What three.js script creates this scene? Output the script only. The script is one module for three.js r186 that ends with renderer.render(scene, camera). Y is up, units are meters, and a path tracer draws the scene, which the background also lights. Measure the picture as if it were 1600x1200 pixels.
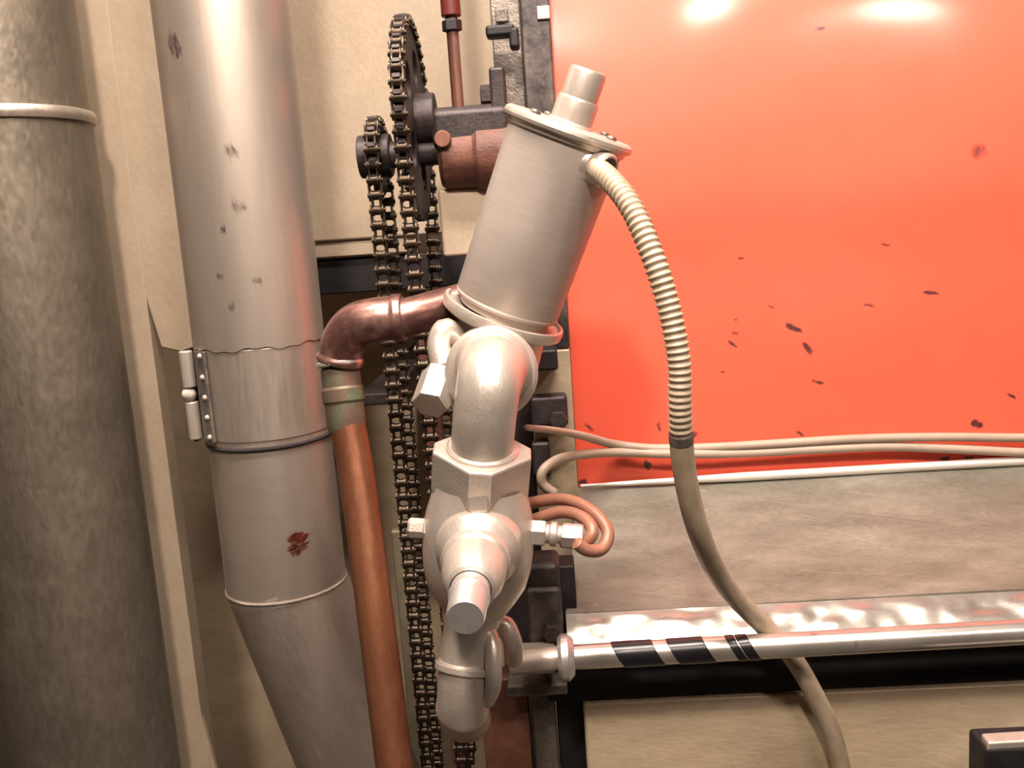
import * as THREE from 'three';
import { RectAreaLightUniformsLib } from 'three/addons/lights/RectAreaLightUniformsLib.js';
import { mergeGeometries, toCreasedNormals } from 'three/addons/utils/BufferGeometryUtils.js';
import { RoundedBoxGeometry } from 'three/addons/geometries/RoundedBoxGeometry.js';

// ---------------------------------------------------------------- camera, exposure, lamps
const scene = new THREE.Scene();
const renderer = new THREE.WebGLRenderer({ antialias: true });
renderer.toneMapping = THREE.LinearToneMapping;
renderer.toneMappingExposure = 1.8;
renderer.shadowMap.enabled = true;
scene.background = new THREE.Color(0x14110f);
const F = 1500;                                             // focal length in pixels of a 1600 x 1200 frame
const camera = new THREE.PerspectiveCamera(2 * Math.atan(600 / F) * 180 / Math.PI, 4 / 3, 0.05, 30);
const deg = Math.PI / 180;
camera.rotation.order = 'YXZ';
camera.position.set(0, 1.4, 0);
camera.rotation.set(-9.5 * deg, 2.7 * deg, -4.0 * deg);
camera.updateMatrixWorld(true);
scene.add(camera);
RectAreaLightUniformsLib.init();
const LAMP_A = { p: [-0.075, 2.28, 0.24], w: 0.09, h: 0.09, i: 415, c: [1, 0.83, 0.71] };   // small bright lamp above the viewer
const LAMP_B = { p: [0.94, 2.34, 0.60], w: 0.14, h: 0.07, i: 90, c: [1, 0.83, 0.72] };    // two small lamps to the right
const LAMP_C = { p: [0.47, 2.50, 0.55], w: 0.16, h: 0.08, i: 80, c: [1, 0.83, 0.72] };
const LAMP_D = { p: [0.02, 2.58, -0.38], w: 0.9, h: 0.12, i: 58, c: [1, 0.84, 0.74] };   // batten lamp overhead

// ---------------------------------------------------------------- helpers
const V = (x, y, z) => new THREE.Vector3(x, y, z);
const Q = camera.quaternion.clone();
const dirOf = (x, y) => V((x - 800) / F, -(y - 600) / F, -1).applyQuaternion(Q);
const C = (x, y, d) => dirOf(x, y).multiplyScalar(d).add(camera.position);                 // by depth along the view
const W = (x, y, z) => { const d = dirOf(x, y); return d.multiplyScalar(z / d.z).add(camera.position); }; // on the plane z
const camDir = (x, y, z) => V(x, y, z).applyQuaternion(Q).normalize();
const mid = (a, b, t) => a.clone().lerp(b, t);

const used = {};
function numbered(n) { const k = used[n] = (used[n] ?? -1) + 1; return k ? `${n}_${String(k).padStart(3, '0')}` : n; }
const origin = new WeakMap();
function tag(o, label, category, group) {
  o.userData.label = label; o.userData.category = category; if (group) o.userData.group = group; return o;
}
function thing(name, label, category, base, group) {
  const g = new THREE.Group(); g.name = numbered(name); g.position.copy(base); scene.add(g);
  origin.set(g, base.clone()); return tag(g, label, category, group);
}
function part(name, geo, mat, parent, label) {              // geometry is given in world coordinates
  const gs = Array.isArray(geo) ? join(geo) : geo;
  const o = origin.get(parent); gs.translate(-o.x, -o.y, -o.z);
  const m = new THREE.Mesh(gs, mat); m.name = name; m.castShadow = m.receiveShadow = true;
  if (label) m.userData.label = label;
  origin.set(m, o); parent.add(m); return m;
}
function single(name, label, category, geo, mat, group) {   // a thing that is one mesh
  const gs = Array.isArray(geo) ? join(geo) : geo;
  gs.computeBoundingBox(); const c = gs.boundingBox.getCenter(V(0, 0, 0)); c.y = gs.boundingBox.min.y;
  gs.translate(-c.x, -c.y, -c.z);
  const m = new THREE.Mesh(gs, mat); m.name = numbered(name); m.position.copy(c); m.castShadow = m.receiveShadow = true;
  scene.add(m); origin.set(m, c); return tag(m, label, category, group);
}
function struct(name, geo, mat) {
  const m = new THREE.Mesh(Array.isArray(geo) ? join(geo) : geo, mat); m.name = name; m.userData.kind = 'structure';
  m.castShadow = m.receiveShadow = true; scene.add(m); origin.set(m, V(0, 0, 0)); return m;
}
function join(list) {
  return mergeGeometries(list.map(g => {
    const n = g.index ? g.toNonIndexed() : g;
    for (const k of Object.keys(n.attributes)) if (!['position', 'normal', 'uv'].includes(k)) n.deleteAttribute(k);
    return n;
  }));
}
function creased(g, a) { return toCreasedNormals(g.scale(1000, 1000, 1000), a).scale(.001, .001, .001); }   // creasing works on whole units, so in millimetres
function orient(geo, p, dir, spin = 0) {                     // stands a geometry built along +y on p, along dir
  geo.rotateY(spin);
  geo.applyQuaternion(new THREE.Quaternion().setFromUnitVectors(V(0, 1, 0), dir.clone().normalize()));
  return geo.translate(p.x, p.y, p.z);
}
function scaleUV(g, a, b) { const u = g.attributes.uv; for (let i = 0; i < u.count; i++) u.setXY(i, u.getX(i) * a, u.getY(i) * b); return g; }
function boxUV(g) {
  const p = g.attributes.position, n = g.attributes.normal, u = g.attributes.uv;
  for (let i = 0; i < p.count; i++) {
    const ax = Math.abs(n.getX(i)), ay = Math.abs(n.getY(i)), az = Math.abs(n.getZ(i));
    if (az >= ax && az >= ay) u.setXY(i, p.getX(i), p.getY(i));
    else if (ax >= ay) u.setXY(i, p.getZ(i), p.getY(i));
    else u.setXY(i, p.getX(i), p.getZ(i));
  }
  return g;
}
function lathe(profile, p, dir, seg = 56, crease = 0.45, spin = 0) {   // profile [[radius, height], ...]
  const pts = profile.map(([r, h]) => new THREE.Vector2(Math.max(r, 1e-5), h));
  let rm = 0, len = 0; profile.forEach(([r, h], i) => { rm = Math.max(rm, r); if (i) len += Math.hypot(r - profile[i - 1][0], h - profile[i - 1][1]); });
  let g = new THREE.LatheGeometry(pts, seg); scaleUV(g, 2 * Math.PI * rm, len);
  g = creased(g.toNonIndexed(), crease);
  return orient(g, p, dir, spin);
}
function rod(a, b, r, bev = 0.0008, seg = 40, r2 = r) {       // closed bar between two points with softened ends
  const d = b.clone().sub(a), L = d.length();
  return lathe([[0, 0], [r - bev, 0], [r, bev], [r2, L - bev], [r2 - bev, L], [0, L]], a, d, seg);
}
function polygon(radii, n, h, bev, p, dir, spin = 0) {        // n-sided prism with chamfered edges
  const s = new THREE.Shape();
  for (let i = 0; i < n; i++) { const a = (radii.angles ? radii.angles[i] : i / n * 2 * Math.PI), r = radii.r ?? radii; (i ? s.lineTo : s.moveTo).call(s, r * Math.cos(a), r * Math.sin(a)); }
  s.closePath();
  const g = new THREE.ExtrudeGeometry(s, { depth: h - 2 * bev, bevelEnabled: bev > 0, bevelThickness: bev, bevelSize: bev, bevelOffset: -bev, bevelSegments: 2, steps: 1 });
  g.translate(0, 0, bev); g.rotateX(-Math.PI / 2);
  return orient(g, p, dir, spin);
}
function tube(pts, r, n = 120, rs = 16, rfun) {               // closed tube along a smooth curve
  const c = new THREE.CatmullRomCurve3(pts, false, 'centripetal');
  const L = c.getLength();
  const fr = c.computeFrenetFrames(n, false), pos = [], uv = [], idx = [];
  for (let i = 0; i <= n; i++) {
    const t = i / n, P = c.getPointAt(t), rr = rfun ? rfun(t * L, t) : r;
    for (let j = 0; j <= rs; j++) {
      const a = j / rs * 2 * Math.PI, v = fr.normals[i].clone().multiplyScalar(Math.cos(a) * rr).addScaledVector(fr.binormals[i], Math.sin(a) * rr).add(P);
      pos.push(v.x, v.y, v.z); uv.push(j / rs * 2 * Math.PI * r, t * L);
    }
  }
  for (let i = 0; i < n; i++) for (let j = 0; j < rs; j++) {
    const a = i * (rs + 1) + j, b = a + rs + 1; idx.push(a, a + 1, b, b, a + 1, b + 1);
  }
  for (const [i0, fl] of [[0, 1], [n, 0]]) {
    const P = c.getPointAt(i0 / n), k = pos.length / 3; pos.push(P.x, P.y, P.z); uv.push(0, 0);
    for (let j = 0; j < rs; j++) { const a = i0 * (rs + 1) + j; fl ? idx.push(k, a + 1, a) : idx.push(k, a, a + 1); }
  }
  const g = new THREE.BufferGeometry();
  g.setAttribute('position', new THREE.Float32BufferAttribute(pos, 3)); g.setAttribute('uv', new THREE.Float32BufferAttribute(uv, 2));
  g.setIndex(idx); g.computeVertexNormals(); return g;
}
function box(w, h, d, p, rad = 0.002, rot) {                  // rounded box centred on p, uv in metres
  const g = new RoundedBoxGeometry(w, h, d, 2, Math.min(rad, w / 2.1, h / 2.1, d / 2.1)); boxUV(g);
  if (rot) g.applyQuaternion(new THREE.Quaternion().setFromEuler(new THREE.Euler(...rot)));
  return g.translate(p.x, p.y, p.z);
}
const corners = (x0, x1, y0, y1, z0, z1, rad) => box(x1 - x0, y1 - y0, z1 - z0, V((x0 + x1) / 2, (y0 + y1) / 2, (z0 + z1) / 2), rad);
function slab(fn, off, nu, nv) {                              // a sheet fn(u,v) thickened by the vector off
  const pos = [], uv = [], idx = [], N = (nu + 1) * (nv + 1);
  for (let s = 0; s < 2; s++) for (let j = 0; j <= nv; j++) for (let i = 0; i <= nu; i++) {
    const p = fn(i / nu, j / nv); if (s) p.add(off); pos.push(p.x, p.y, p.z); uv.push(i / nu, j / nv);
  }
  const id = (i, j) => j * (nu + 1) + i;
  for (let j = 0; j < nv; j++) for (let i = 0; i < nu; i++) {
    const a = id(i, j), b = id(i + 1, j), c = id(i + 1, j + 1), d = id(i, j + 1);
    idx.push(a, b, c, a, c, d, a + N, c + N, b + N, a + N, d + N, c + N);
  }
  const edge = (a, b) => idx.push(a, a + N, b, b, a + N, b + N);
  for (let i = 0; i < nu; i++) { edge(id(i, 0), id(i + 1, 0)); edge(id(i + 1, nv), id(i, nv)); }
  for (let j = 0; j < nv; j++) { edge(id(0, j + 1), id(0, j)); edge(id(nu, j), id(nu, j + 1)); }
  let g = new THREE.BufferGeometry();
  g.setAttribute('position', new THREE.Float32BufferAttribute(pos, 3)); g.setAttribute('uv', new THREE.Float32BufferAttribute(uv, 2));
  g.setIndex(idx); return creased(g.toNonIndexed(), 0.7);
}

// ---------------------------------------------------------------- procedural textures
function rng(s) { return () => { s |= 0; s = s + 0x6D2B79F5 | 0; let t = Math.imul(s ^ s >>> 15, 1 | s); t = t + Math.imul(t ^ t >>> 7, 61 | t) ^ t; return ((t ^ t >>> 14) >>> 0) / 4294967296; }; }
function lattice(seed, px, py) {                              // periodic value noise on 0..1
  const r = rng(seed), a = new Float32Array(px * py).map(() => r());
  return (u, v) => {
    const x = u * px, y = v * py, i = Math.floor(x), j = Math.floor(y); let f = x - i, g = y - j; f = f * f * (3 - 2 * f); g = g * g * (3 - 2 * g);
    const at = (p, q) => a[((q % py + py) % py) * px + (p % px + px) % px];
    return (at(i, j) * (1 - f) + at(i + 1, j) * f) * (1 - g) + (at(i, j + 1) * (1 - f) + at(i + 1, j + 1) * f) * g;
  };
}
function noiseMap(size, seed, layers) {                       // layers [[cells x, cells y, weight], ...] -> values about -0.5..0.5
  const ls = layers.map(([x, y, w], k) => [lattice(seed + k * 17, x, y), w]), o = new Float32Array(size * size); let W_ = 0; ls.forEach(l => W_ += l[1]);
  for (let j = 0; j < size; j++) for (let i = 0; i < size; i++) { let s = 0; for (const [f, w] of ls) s += w * (f(i / size, j / size) - 0.5); o[j * size + i] = s / W_; }
  return o;
}
function toTex(size, fn, srgb, metres) {
  const d = new Uint8Array(size * size * 4);
  for (let i = 0; i < size * size; i++) { const c = fn(i); for (let k = 0; k < 3; k++) d[4 * i + k] = Math.max(0, Math.min(255, c[k])); d[4 * i + 3] = 255; }
  const t = new THREE.DataTexture(d, size, size); t.magFilter = THREE.LinearFilter; t.minFilter = THREE.LinearMipmapLinearFilter; t.generateMipmaps = true;
  t.wrapS = t.wrapT = THREE.RepeatWrapping; if (srgb) t.colorSpace = THREE.SRGBColorSpace; t.repeat.set(1 / metres[0], 1 / metres[1]); t.needsUpdate = true; return t;
}
// colour with blotches of a second colour and fine grain; also a matching bump map
function surface(o) {
  const { a, b, amp = 1.6, grain = 18, seed = 1, metres = [0.3, 0.3], cells = [[4, 4, 1], [9, 9, 0.8], [23, 23, 0.5]], fine = [[128, 128, 1], [61, 61, 1]], size = 256, bump = 0, rough = 0.5, metal = 0, spread = 0.12, extra = {} } = o;
  const n = noiseMap(size, seed, cells), f = noiseMap(size, seed + 91, fine);
  const map = toTex(size, i => { const t = Math.max(0, Math.min(1, 0.5 + n[i] * amp)); return [0, 1, 2].map(k => a[k] + (b[k] - a[k]) * t + f[i] * grain); }, true, metres);
  const rgh = toTex(size, i => { const v = 255 * (rough + n[i] * spread + f[i] * spread * 0.8); return [v, v, v]; }, false, metres);
  const P = { map, roughnessMap: rgh, roughness: 1, metalness: metal, ...extra };
  if (bump) { P.bumpMap = toTex(size, i => { const v = 128 + 300 * f[i] + 150 * n[i]; return [v, v, v]; }, false, metres); P.bumpScale = bump; }
  return extra.clearcoat !== undefined || extra.sheen !== undefined ? new THREE.MeshPhysicalMaterial(P) : new THREE.MeshStandardMaterial(P);
}
const M = {
  cream: surface({ a: [164, 148, 127], b: [174, 158, 137], grain: 8, seed: 3, rough: 0.5, bump: 0.0002 }),
  wall: surface({ a: [92, 85, 74], b: [106, 98, 86], grain: 10, seed: 5, rough: 0.75, metres: [0.8, 0.8], bump: 0.0004 }),
  floor: surface({ a: [62, 56, 50], b: [84, 76, 68], grain: 18, seed: 7, rough: 0.6, metres: [0.9, 0.9] }),
  ductSilver: surface({ a: [118, 110, 98], b: [132, 123, 109], grain: 16, seed: 11, rough: 0.46, metal: 0.75, metres: [0.24, 0.24], cells: [[3, 7, 1], [7, 16, 1], [12, 40, 0.6]], bump: 0.0003 }),
  pipeSilver: surface({ a: [186, 174, 162], b: [198, 186, 174], grain: 9, seed: 13, rough: 0.44, metal: 0.8, metres: [0.2, 0.3], bump: 0.00025 }),
  valveSilver: surface({ a: [188, 178, 168], b: [204, 194, 182], grain: 12, seed: 17, rough: 0.38, metal: 0.6, metres: [0.08, 0.08], bump: 0.00012, spread: .08 }),
  housing: surface({ a: [176, 166, 157], b: [188, 177, 168], amp: 0.8, grain: 12, seed: 19, rough: 0.5, metal: 0.4, metres: [0.1, 0.06], cells: [[2, 3, 1], [5, 9, .6]], fine: [[3, 128, 1], [10, 128, 0.7]], spread: .02 }),
  brightSteel: surface({ a: [200, 198, 194], b: [222, 220, 216], grain: 6, amp: .8, seed: 23, rough: 0.32, metal: 0.75, metres: [0.06, 0.06], spread: .04 }),
  dullSteel: surface({ a: [104, 98, 92], b: [142, 134, 124], grain: 26, seed: 29, rough: 0.5, metal: 0.6, metres: [0.12, 0.12], bump: 0.0003 }),
  darkSteel: surface({ a: [44, 38, 40], b: [70, 62, 60], grain: 22, seed: 31, rough: 0.5, metal: 0.4, metres: [0.1, 0.1], bump: 0.00015 }),
  wornFrame: surface({ a: [62, 58, 58], b: [116, 106, 98], grain: 30, seed: 37, rough: 0.45, metal: 0.45, metres: [0.16, 0.2], amp: 2.4, bump: 0.0001 }),
  chain: surface({ a: [38, 30, 28], b: [84, 72, 56], grain: 26, seed: 41, rough: 0.36, metal: 0.75, metres: [0.03, 0.03] }),
  rusty: surface({ a: [74, 44, 36], b: [112, 72, 58], grain: 22, seed: 43, rough: 0.6, metal: 0.15, metres: [0.1, 0.1], bump: 0.0002 }),
  copper: surface({ a: [132, 86, 60], b: [106, 66, 46], grain: 14, seed: 47, rough: 0.4, metal: 0.6, metres: [0.08, 0.22], cells: [[3, 3, 1], [8, 6, 1], [20, 14, 0.7]] }),
  darkCopper: surface({ a: [164, 128, 118], b: [108, 76, 70], grain: 20, seed: 53, rough: 0.33, metal: 0.7, metres: [0.07, 0.07], amp: 2.6 }),
  verdigris: surface({ a: [98, 76, 64], b: [90, 98, 78], grain: 20, seed: 59, rough: 0.55, metal: 0.35, metres: [0.05, 0.05], amp: 2.6 }),
  coil: surface({ a: [158, 114, 95], b: [142, 98, 80], grain: 10, seed: 61, rough: 0.45, metal: 0.3, metres: [0.05, 0.05] }),
  conduit: surface({ a: [180, 164, 142], b: [160, 144, 122], grain: 14, seed: 67, rough: 0.5, metal: 0.1, metres: [0.06, 0.09] }),
  cable: surface({ a: [168, 150, 132], b: [150, 134, 118], grain: 8, seed: 71, rough: 0.5, metres: [0.05, 0.12] }),
  beige: surface({ a: [194, 177, 150], b: [170, 153, 127], grain: 10, seed: 73, rough: 0.45, metal: 0.1, metres: [0.5, 0.22], amp: 1.8, bump: 0.0002 }),
  apron: surface({ a: [150, 142, 130], b: [116, 108, 98], grain: 12, seed: 79, rough: 0.46, metal: 0.45, metres: [0.6, 0.26], amp: 2.0, cells: [[3, 5, 1], [7, 9, 0.8], [19, 23, 0.5]], bump: 0.0003 }),
  lip: surface({ a: [164, 158, 150], b: [182, 176, 168], grain: 14, seed: 83, rough: 0.3, metal: 0.75, metres: [0.34, 0.06], amp: 1.2, spread: .07, cells: [[5, 2, 1], [13, 3, 1], [61, 3, 0.9]] }),
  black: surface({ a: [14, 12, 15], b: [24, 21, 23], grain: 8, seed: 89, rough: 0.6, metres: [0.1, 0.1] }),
  brownPaint: surface({ a: [132, 88, 70], b: [108, 70, 56], grain: 14, seed: 107, rough: 0.55, metres: [0.1, 0.1] }),
  olive: surface({ a: [160, 150, 126], b: [138, 128, 106], grain: 14, seed: 109, rough: 0.5, metal: .2, metres: [0.1, 0.1] }),
  blackBand: new THREE.MeshStandardMaterial({ color: 0x17151a, roughness: 0.28 }),
  bead: surface({ a: [222, 216, 208], b: [206, 200, 192], grain: 6, seed: 97, rough: 0.36, metal: 0.3, metres: [0.1, 0.3] }),
};
function canvasMat(w, h, draw, opts) {
  const cv = document.createElement('canvas'); cv.width = w; cv.height = h; draw(cv.getContext('2d'), w, h);
  const t = new THREE.CanvasTexture(cv); t.colorSpace = THREE.SRGBColorSpace; t.anisotropy = 4;
  return new (opts.clearcoat !== undefined ? THREE.MeshPhysicalMaterial : THREE.MeshStandardMaterial)({ map: t, ...opts });
}
function speckle(g, w, h, r, n, tones, alpha, lo, hi) { for (let i = 0; i < n; i++) { g.fillStyle = `rgba(${tones[i % tones.length]},${alpha * (0.4 + 0.6 * r())})`; const s = lo + (hi - lo) * r(); g.fillRect(r() * w, r() * h, s, s * (0.5 + r())); } }

// ---------------------------------------------------------------- the room
const X0 = -1.7, X1 = 1.9, Z0 = -1.75, Z1 = 2.0, H = 2.75;
struct('floor', corners(X0 - .1, X1 + .1, -0.1, 0, Z0 - .1, Z1 + .1), M.floor);
struct('ceiling', corners(X0 - .1, X1 + .1, H, H + 0.1, Z0 - .1, Z1 + .1), M.wall);
struct('wall_back', corners(X0 - .1, X1 + .1, 0, H, Z0 - .1, Z0), M.wall);
struct('wall_front', corners(X0 - .1, X1 + .1, 0, H, Z1, Z1 + .1), M.wall);
struct('wall_left', corners(X0 - .1, X0, 0, H, Z0, Z1), M.wall);
struct('wall_right', corners(X1, X1 + .1, 0, H, Z0, Z1), M.wall);

// lamps (outside the frame)
function lampUnit(L, name, label, target) {
  const p = V(...L.p), d = V(...target).sub(p).normalize();
  const g = thing(name, label, 'lamp', p.clone().addScaledVector(d, -0.05));
  const q = new THREE.Quaternion().setFromRotationMatrix(new THREE.Matrix4().lookAt(p.clone().add(d), p, V(0, 1, 0.001)));
  const put = (w, h, t, off) => { const b = new RoundedBoxGeometry(w, h, t, 2, t * 0.3); b.applyQuaternion(q); const c = p.clone().addScaledVector(d, off); return b.translate(c.x, c.y, c.z); };
  part('lamp_body', put(L.w + 0.04, L.h + 0.04, 0.04, -0.03), M.cream, g);
  const col = new THREE.Color(...L.c);
  part('diffuser', put(L.w, L.h, 0.012, -0.004), new THREE.MeshStandardMaterial({ color: 0xeeeeee, emissive: col, emissiveIntensity: Math.min(L.i * 0.5, 40), roughness: 0.5 }), g);
  const top = p.clone(); const a = rod(top.clone().addScaledVector(d, -0.05), V(top.x, H, top.z), 0.008); part('hanger', a, M.dullSteel, g);
  const li = new THREE.RectAreaLight(col, L.i, L.w, L.h); li.position.copy(p).addScaledVector(d, 0.004).sub(origin.get(g)); g.add(li);
  g.updateMatrixWorld(true); li.lookAt(p.clone().addScaledVector(d, 2)); li.castShadow = true;
}
lampUnit(LAMP_A, 'work_lamp', 'small square white work lamp hung above the silver valve', [0, 1.2, -0.8]);
lampUnit(LAMP_B, 'ceiling_lamp', 'oblong white lamp hung far to the right of the machine', [0.3, 1.1, -0.9]);
lampUnit(LAMP_C, 'ceiling_lamp', 'oblong white lamp hung between the square lamp and the right wall', [0.0, 1.1, -0.9]);
lampUnit(LAMP_D, 'batten_lamp', 'long white batten lamp overhead along the front of the machine', [0.02, 0, -0.45]);

// ---------------------------------------------------------------- left: wide duct, cream column, narrow pipe
const UP = V(0, 1, 0);
function vertical(px, py, z) { const p = W(px, py, z); return p; }
{
  const c = vertical(63, 600, -0.82), r = 0.0722, g = thing('wide_duct', 'wide silver painted duct at far left with a raised seam band', 'duct', V(c.x, 0, c.z));
  const yb = W(70, 163, -0.75).y;
  part('shell', lathe([[r - .002, 0], [r, 0.002], [r, yb], [r - .0012, yb + .001], [r - .0012, H]], V(c.x, 0, c.z), UP, 96), M.ductSilver, g);
  part('seam_band', lathe([[r - .0012, -.006], [r + .0022, -.0055], [r + .0036, -.002], [r + .0036, .001], [r + .0022, .004], [r - .0012, .005]], V(c.x, yb, c.z), UP, 96), M.pipeSilver, g, 'raised lighter seam band');
}
{
  const y0 = 0, y1 = H, z = -0.925, xl = W(175, 600, -0.86).x, xr = W(430, 600, z).x;
  const g = thing('cream_column', 'cream painted steel column between the two silver pipes', 'column', V((xl + xr) / 2, 0, z));
  const xf = W(246, 600, -0.905).x;
  const plate = pts => { const h = new THREE.Shape(); pts.forEach(([x, y], i) => (i ? h.lineTo : h.moveTo).call(h, x, y)); h.closePath(); const e = new THREE.ExtrudeGeometry(h, { depth: .006, bevelEnabled: true, bevelThickness: .001, bevelSize: .001, bevelSegments: 1 }); return e.translate(0, 0, -.9125); };
  const ya = W(225, 425, z).y, yb = W(300, 535, z).y, yc = W(300, 1060, z).y, yd = W(350, 1215, z).y;
  part('flange', corners(xl - .035, xf, y0, y1, z - .004, -0.905, 0.0012), M.cream, g);
  part('upper_plate', plate([[xf - .004, y1], [xf - .004, ya], [xr - .10, yb], [xr, yb - .03], [xr, y1]]), M.cream, g);
  part('foot_gusset', plate([[xf - .004, 0.3], [xf - .004, yc], [W(352, 1215, z).x, yd], [W(352, 1215, z).x + .09, .3]]), M.cream, g);
}
const P2 = { top: W(344, 0, -0.815), r: 0.0535 };
const p2c = V(P2.top.x, 0, P2.top.z - 0.0);
{
  const c = W(402, 500, -0.815); p2c.set(c.x, 0, c.z);
  const g = thing('flue_pipe', 'narrower silver pipe with a red rust spot beside the copper pipe', 'pipe', V(c.x, 0, c.z));
  const yj = W(430, 702, -0.76).y, ye = W(440, 945, -0.76).y, r = P2.r;
  // painted skin with scuffs and a rust spot where the photograph shows them
  const dark = '70,52,48';
  const skin = (hgt, marks, seed) => {
    const m = canvasMat(1024, 1024, (k, w, h) => {
      const n = noiseMap(256, seed, [[4, 4, 1], [9, 9, .8], [31, 31, .5], [97, 97, .7]]), id = k.createImageData(w, h);
      for (let j = 0; j < h; j++) for (let i = 0; i < w; i++) { const v = n[(j >> 2) * 256 + (i >> 2)], o = 4 * (j * w + i); id.data[o] = 192 + v * 26; id.data[o + 1] = 180 + v * 26; id.data[o + 2] = 168 + v * 26; id.data[o + 3] = 255; }
      k.putImageData(id, 0, 0);
      const rr = rng(seed + 5);
      for (const [u, v, sw, sh, col] of marks) for (let q = 0; q < 46; q++) {
        const a = rr() * 6.283, d = Math.sqrt(rr()); k.fillStyle = `rgba(${col},${col === dark ? 0.08 + 0.3 * rr() : 0.2 + 0.5 * rr()})`; k.beginPath();
        k.ellipse((u + Math.cos(a) * d * sw) * w, (1 - v - Math.sin(a) * d * sh / hgt) * h, (0.1 + 0.3 * rr()) * sw * w, (0.1 + 0.3 * rr()) * sh / hgt * h, rr(), 0, 6.3); k.fill();
      }
      speckle(k, w, h, rr, 260, ['110,96,88', '214,202,190'], 0.3, 1, 5);
    }, { roughness: 0.44, metalness: 0.8 });
    return m;
  };
  // unwraps a pixel onto the pipe: angle fraction and height
  const spot = (px, py) => {
    const d = dirOf(px, py), o = camera.position, ox = o.x - c.x, oz = o.z - c.z;
    const A = d.x * d.x + d.z * d.z, B = ox * d.x + oz * d.z, Cc = ox * ox + oz * oz - r * r, disc = B * B - A * Cc; if (disc < 0) return [0, 0];
    const t = (-B - Math.sqrt(disc)) / A, x = ox + d.x * t, z = oz + d.z * t; let f = Math.atan2(x, z) / (2 * Math.PI); f = (f + 1) % 1; return [f, o.y + d.y * t];
  };
  const mk = (px, py, wpx, hpx, col, y0, hgt) => { const [f, y] = spot(px, py); return [f, (y - y0) / hgt, wpx * .00053 / (2 * Math.PI * r), hpx * .00053, col]; };
  const hU = H - yj, up = [[362, 238, 10, 6], [372, 324, 12, 4], [352, 358, 7, 5], [402, 440, 7, 3], [366, 478, 8, 4], [412, 578, 13, 3], [345, 430, 5, 3], [275, 70, 12, 16]].map(a => mk(...a, dark, yj, hU));
  const stdU = skin(hU, up, 101);
  const g1 = new THREE.CylinderGeometry(r, r, hU, 96, 1, true); g1.translate(c.x, yj + hU / 2, c.z); part('sleeve', g1, M.pipeSilver, g);
  // outer skin ends in a slightly ragged lip above the clamp
  const yl = W(400, 546, -0.76).y, R1 = r + .0016, ring = 144, P = [], U = [], I = [];
  for (const [k, rad, y] of [[0, r - .001, yl], [1, R1, yl], [2, R1, yl], [3, R1, H]]) for (let i = 0; i <= ring; i++) {
    const f = i / ring, a = f * 2 * Math.PI, w = k < 3 ? .0012 * Math.sin(a * 7) + .0008 * Math.sin(a * 19) : 0; P.push(c.x + Math.sin(a) * rad, y + w, c.z + Math.cos(a) * rad); U.push(f, (y - yj) / hU);
  }
  for (const k of [0, 2]) for (let i = 0; i < ring; i++) { const a = k * (ring + 1) + i, b = a + ring + 1; I.push(a, a + 1, b, b, a + 1, b + 1); }
  const g0 = new THREE.BufferGeometry(); g0.setAttribute('position', new THREE.Float32BufferAttribute(P, 3)); g0.setAttribute('uv', new THREE.Float32BufferAttribute(U, 2)); g0.setIndex(I); g0.computeVertexNormals();
  part('upper_section', g0, stdU, g);
  const hL = yj - ye;
  const g2 = new THREE.CylinderGeometry(r * .985, r * .985, hL, 96, 1, true); g2.translate(c.x, ye + hL / 2, c.z);
  const lw = [[466, 848, 15, 16, '120,48,36'], [462, 862, 9, 8, '96,38,30'], [470, 838, 8, 6, '150,70,52']].map(a => mk(...a, ye, hL));
  part('lower_section', g2, skin(hL, lw, 103), g);
  part('joint_ring', new THREE.TorusGeometry(r * .985, 0.0022, 12, 96).rotateX(Math.PI / 2).translate(c.x, yj, c.z), M.darkSteel, g, 'dark joint ring');
  // the bend: the lowest section leans away to the right
  const pA = V(c.x, ye, c.z), dA = V(0.215, -0.98, -0.10).normalize(), pB = pA.clone().addScaledVector(dA, 0.6);
  part('leaning_section', lathe([[r * .975, -.01], [r * .985, 0.0], [r * .985, 0.6]], pA, dA, 96), M.pipeSilver, g);
  part('bend_bead', new THREE.TorusGeometry(r * .985, 0.0014, 12, 96).rotateX(Math.PI / 2).rotateZ(0.02).translate(c.x, ye, c.z), M.pipeSilver, g);
  const pE = V(pB.x, 0, pB.z);
  part('foot_section', lathe([[r * .985, 0], [r * .985, pB.y + .004]], pE, UP, 64), M.pipeSilver, g);
}
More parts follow.
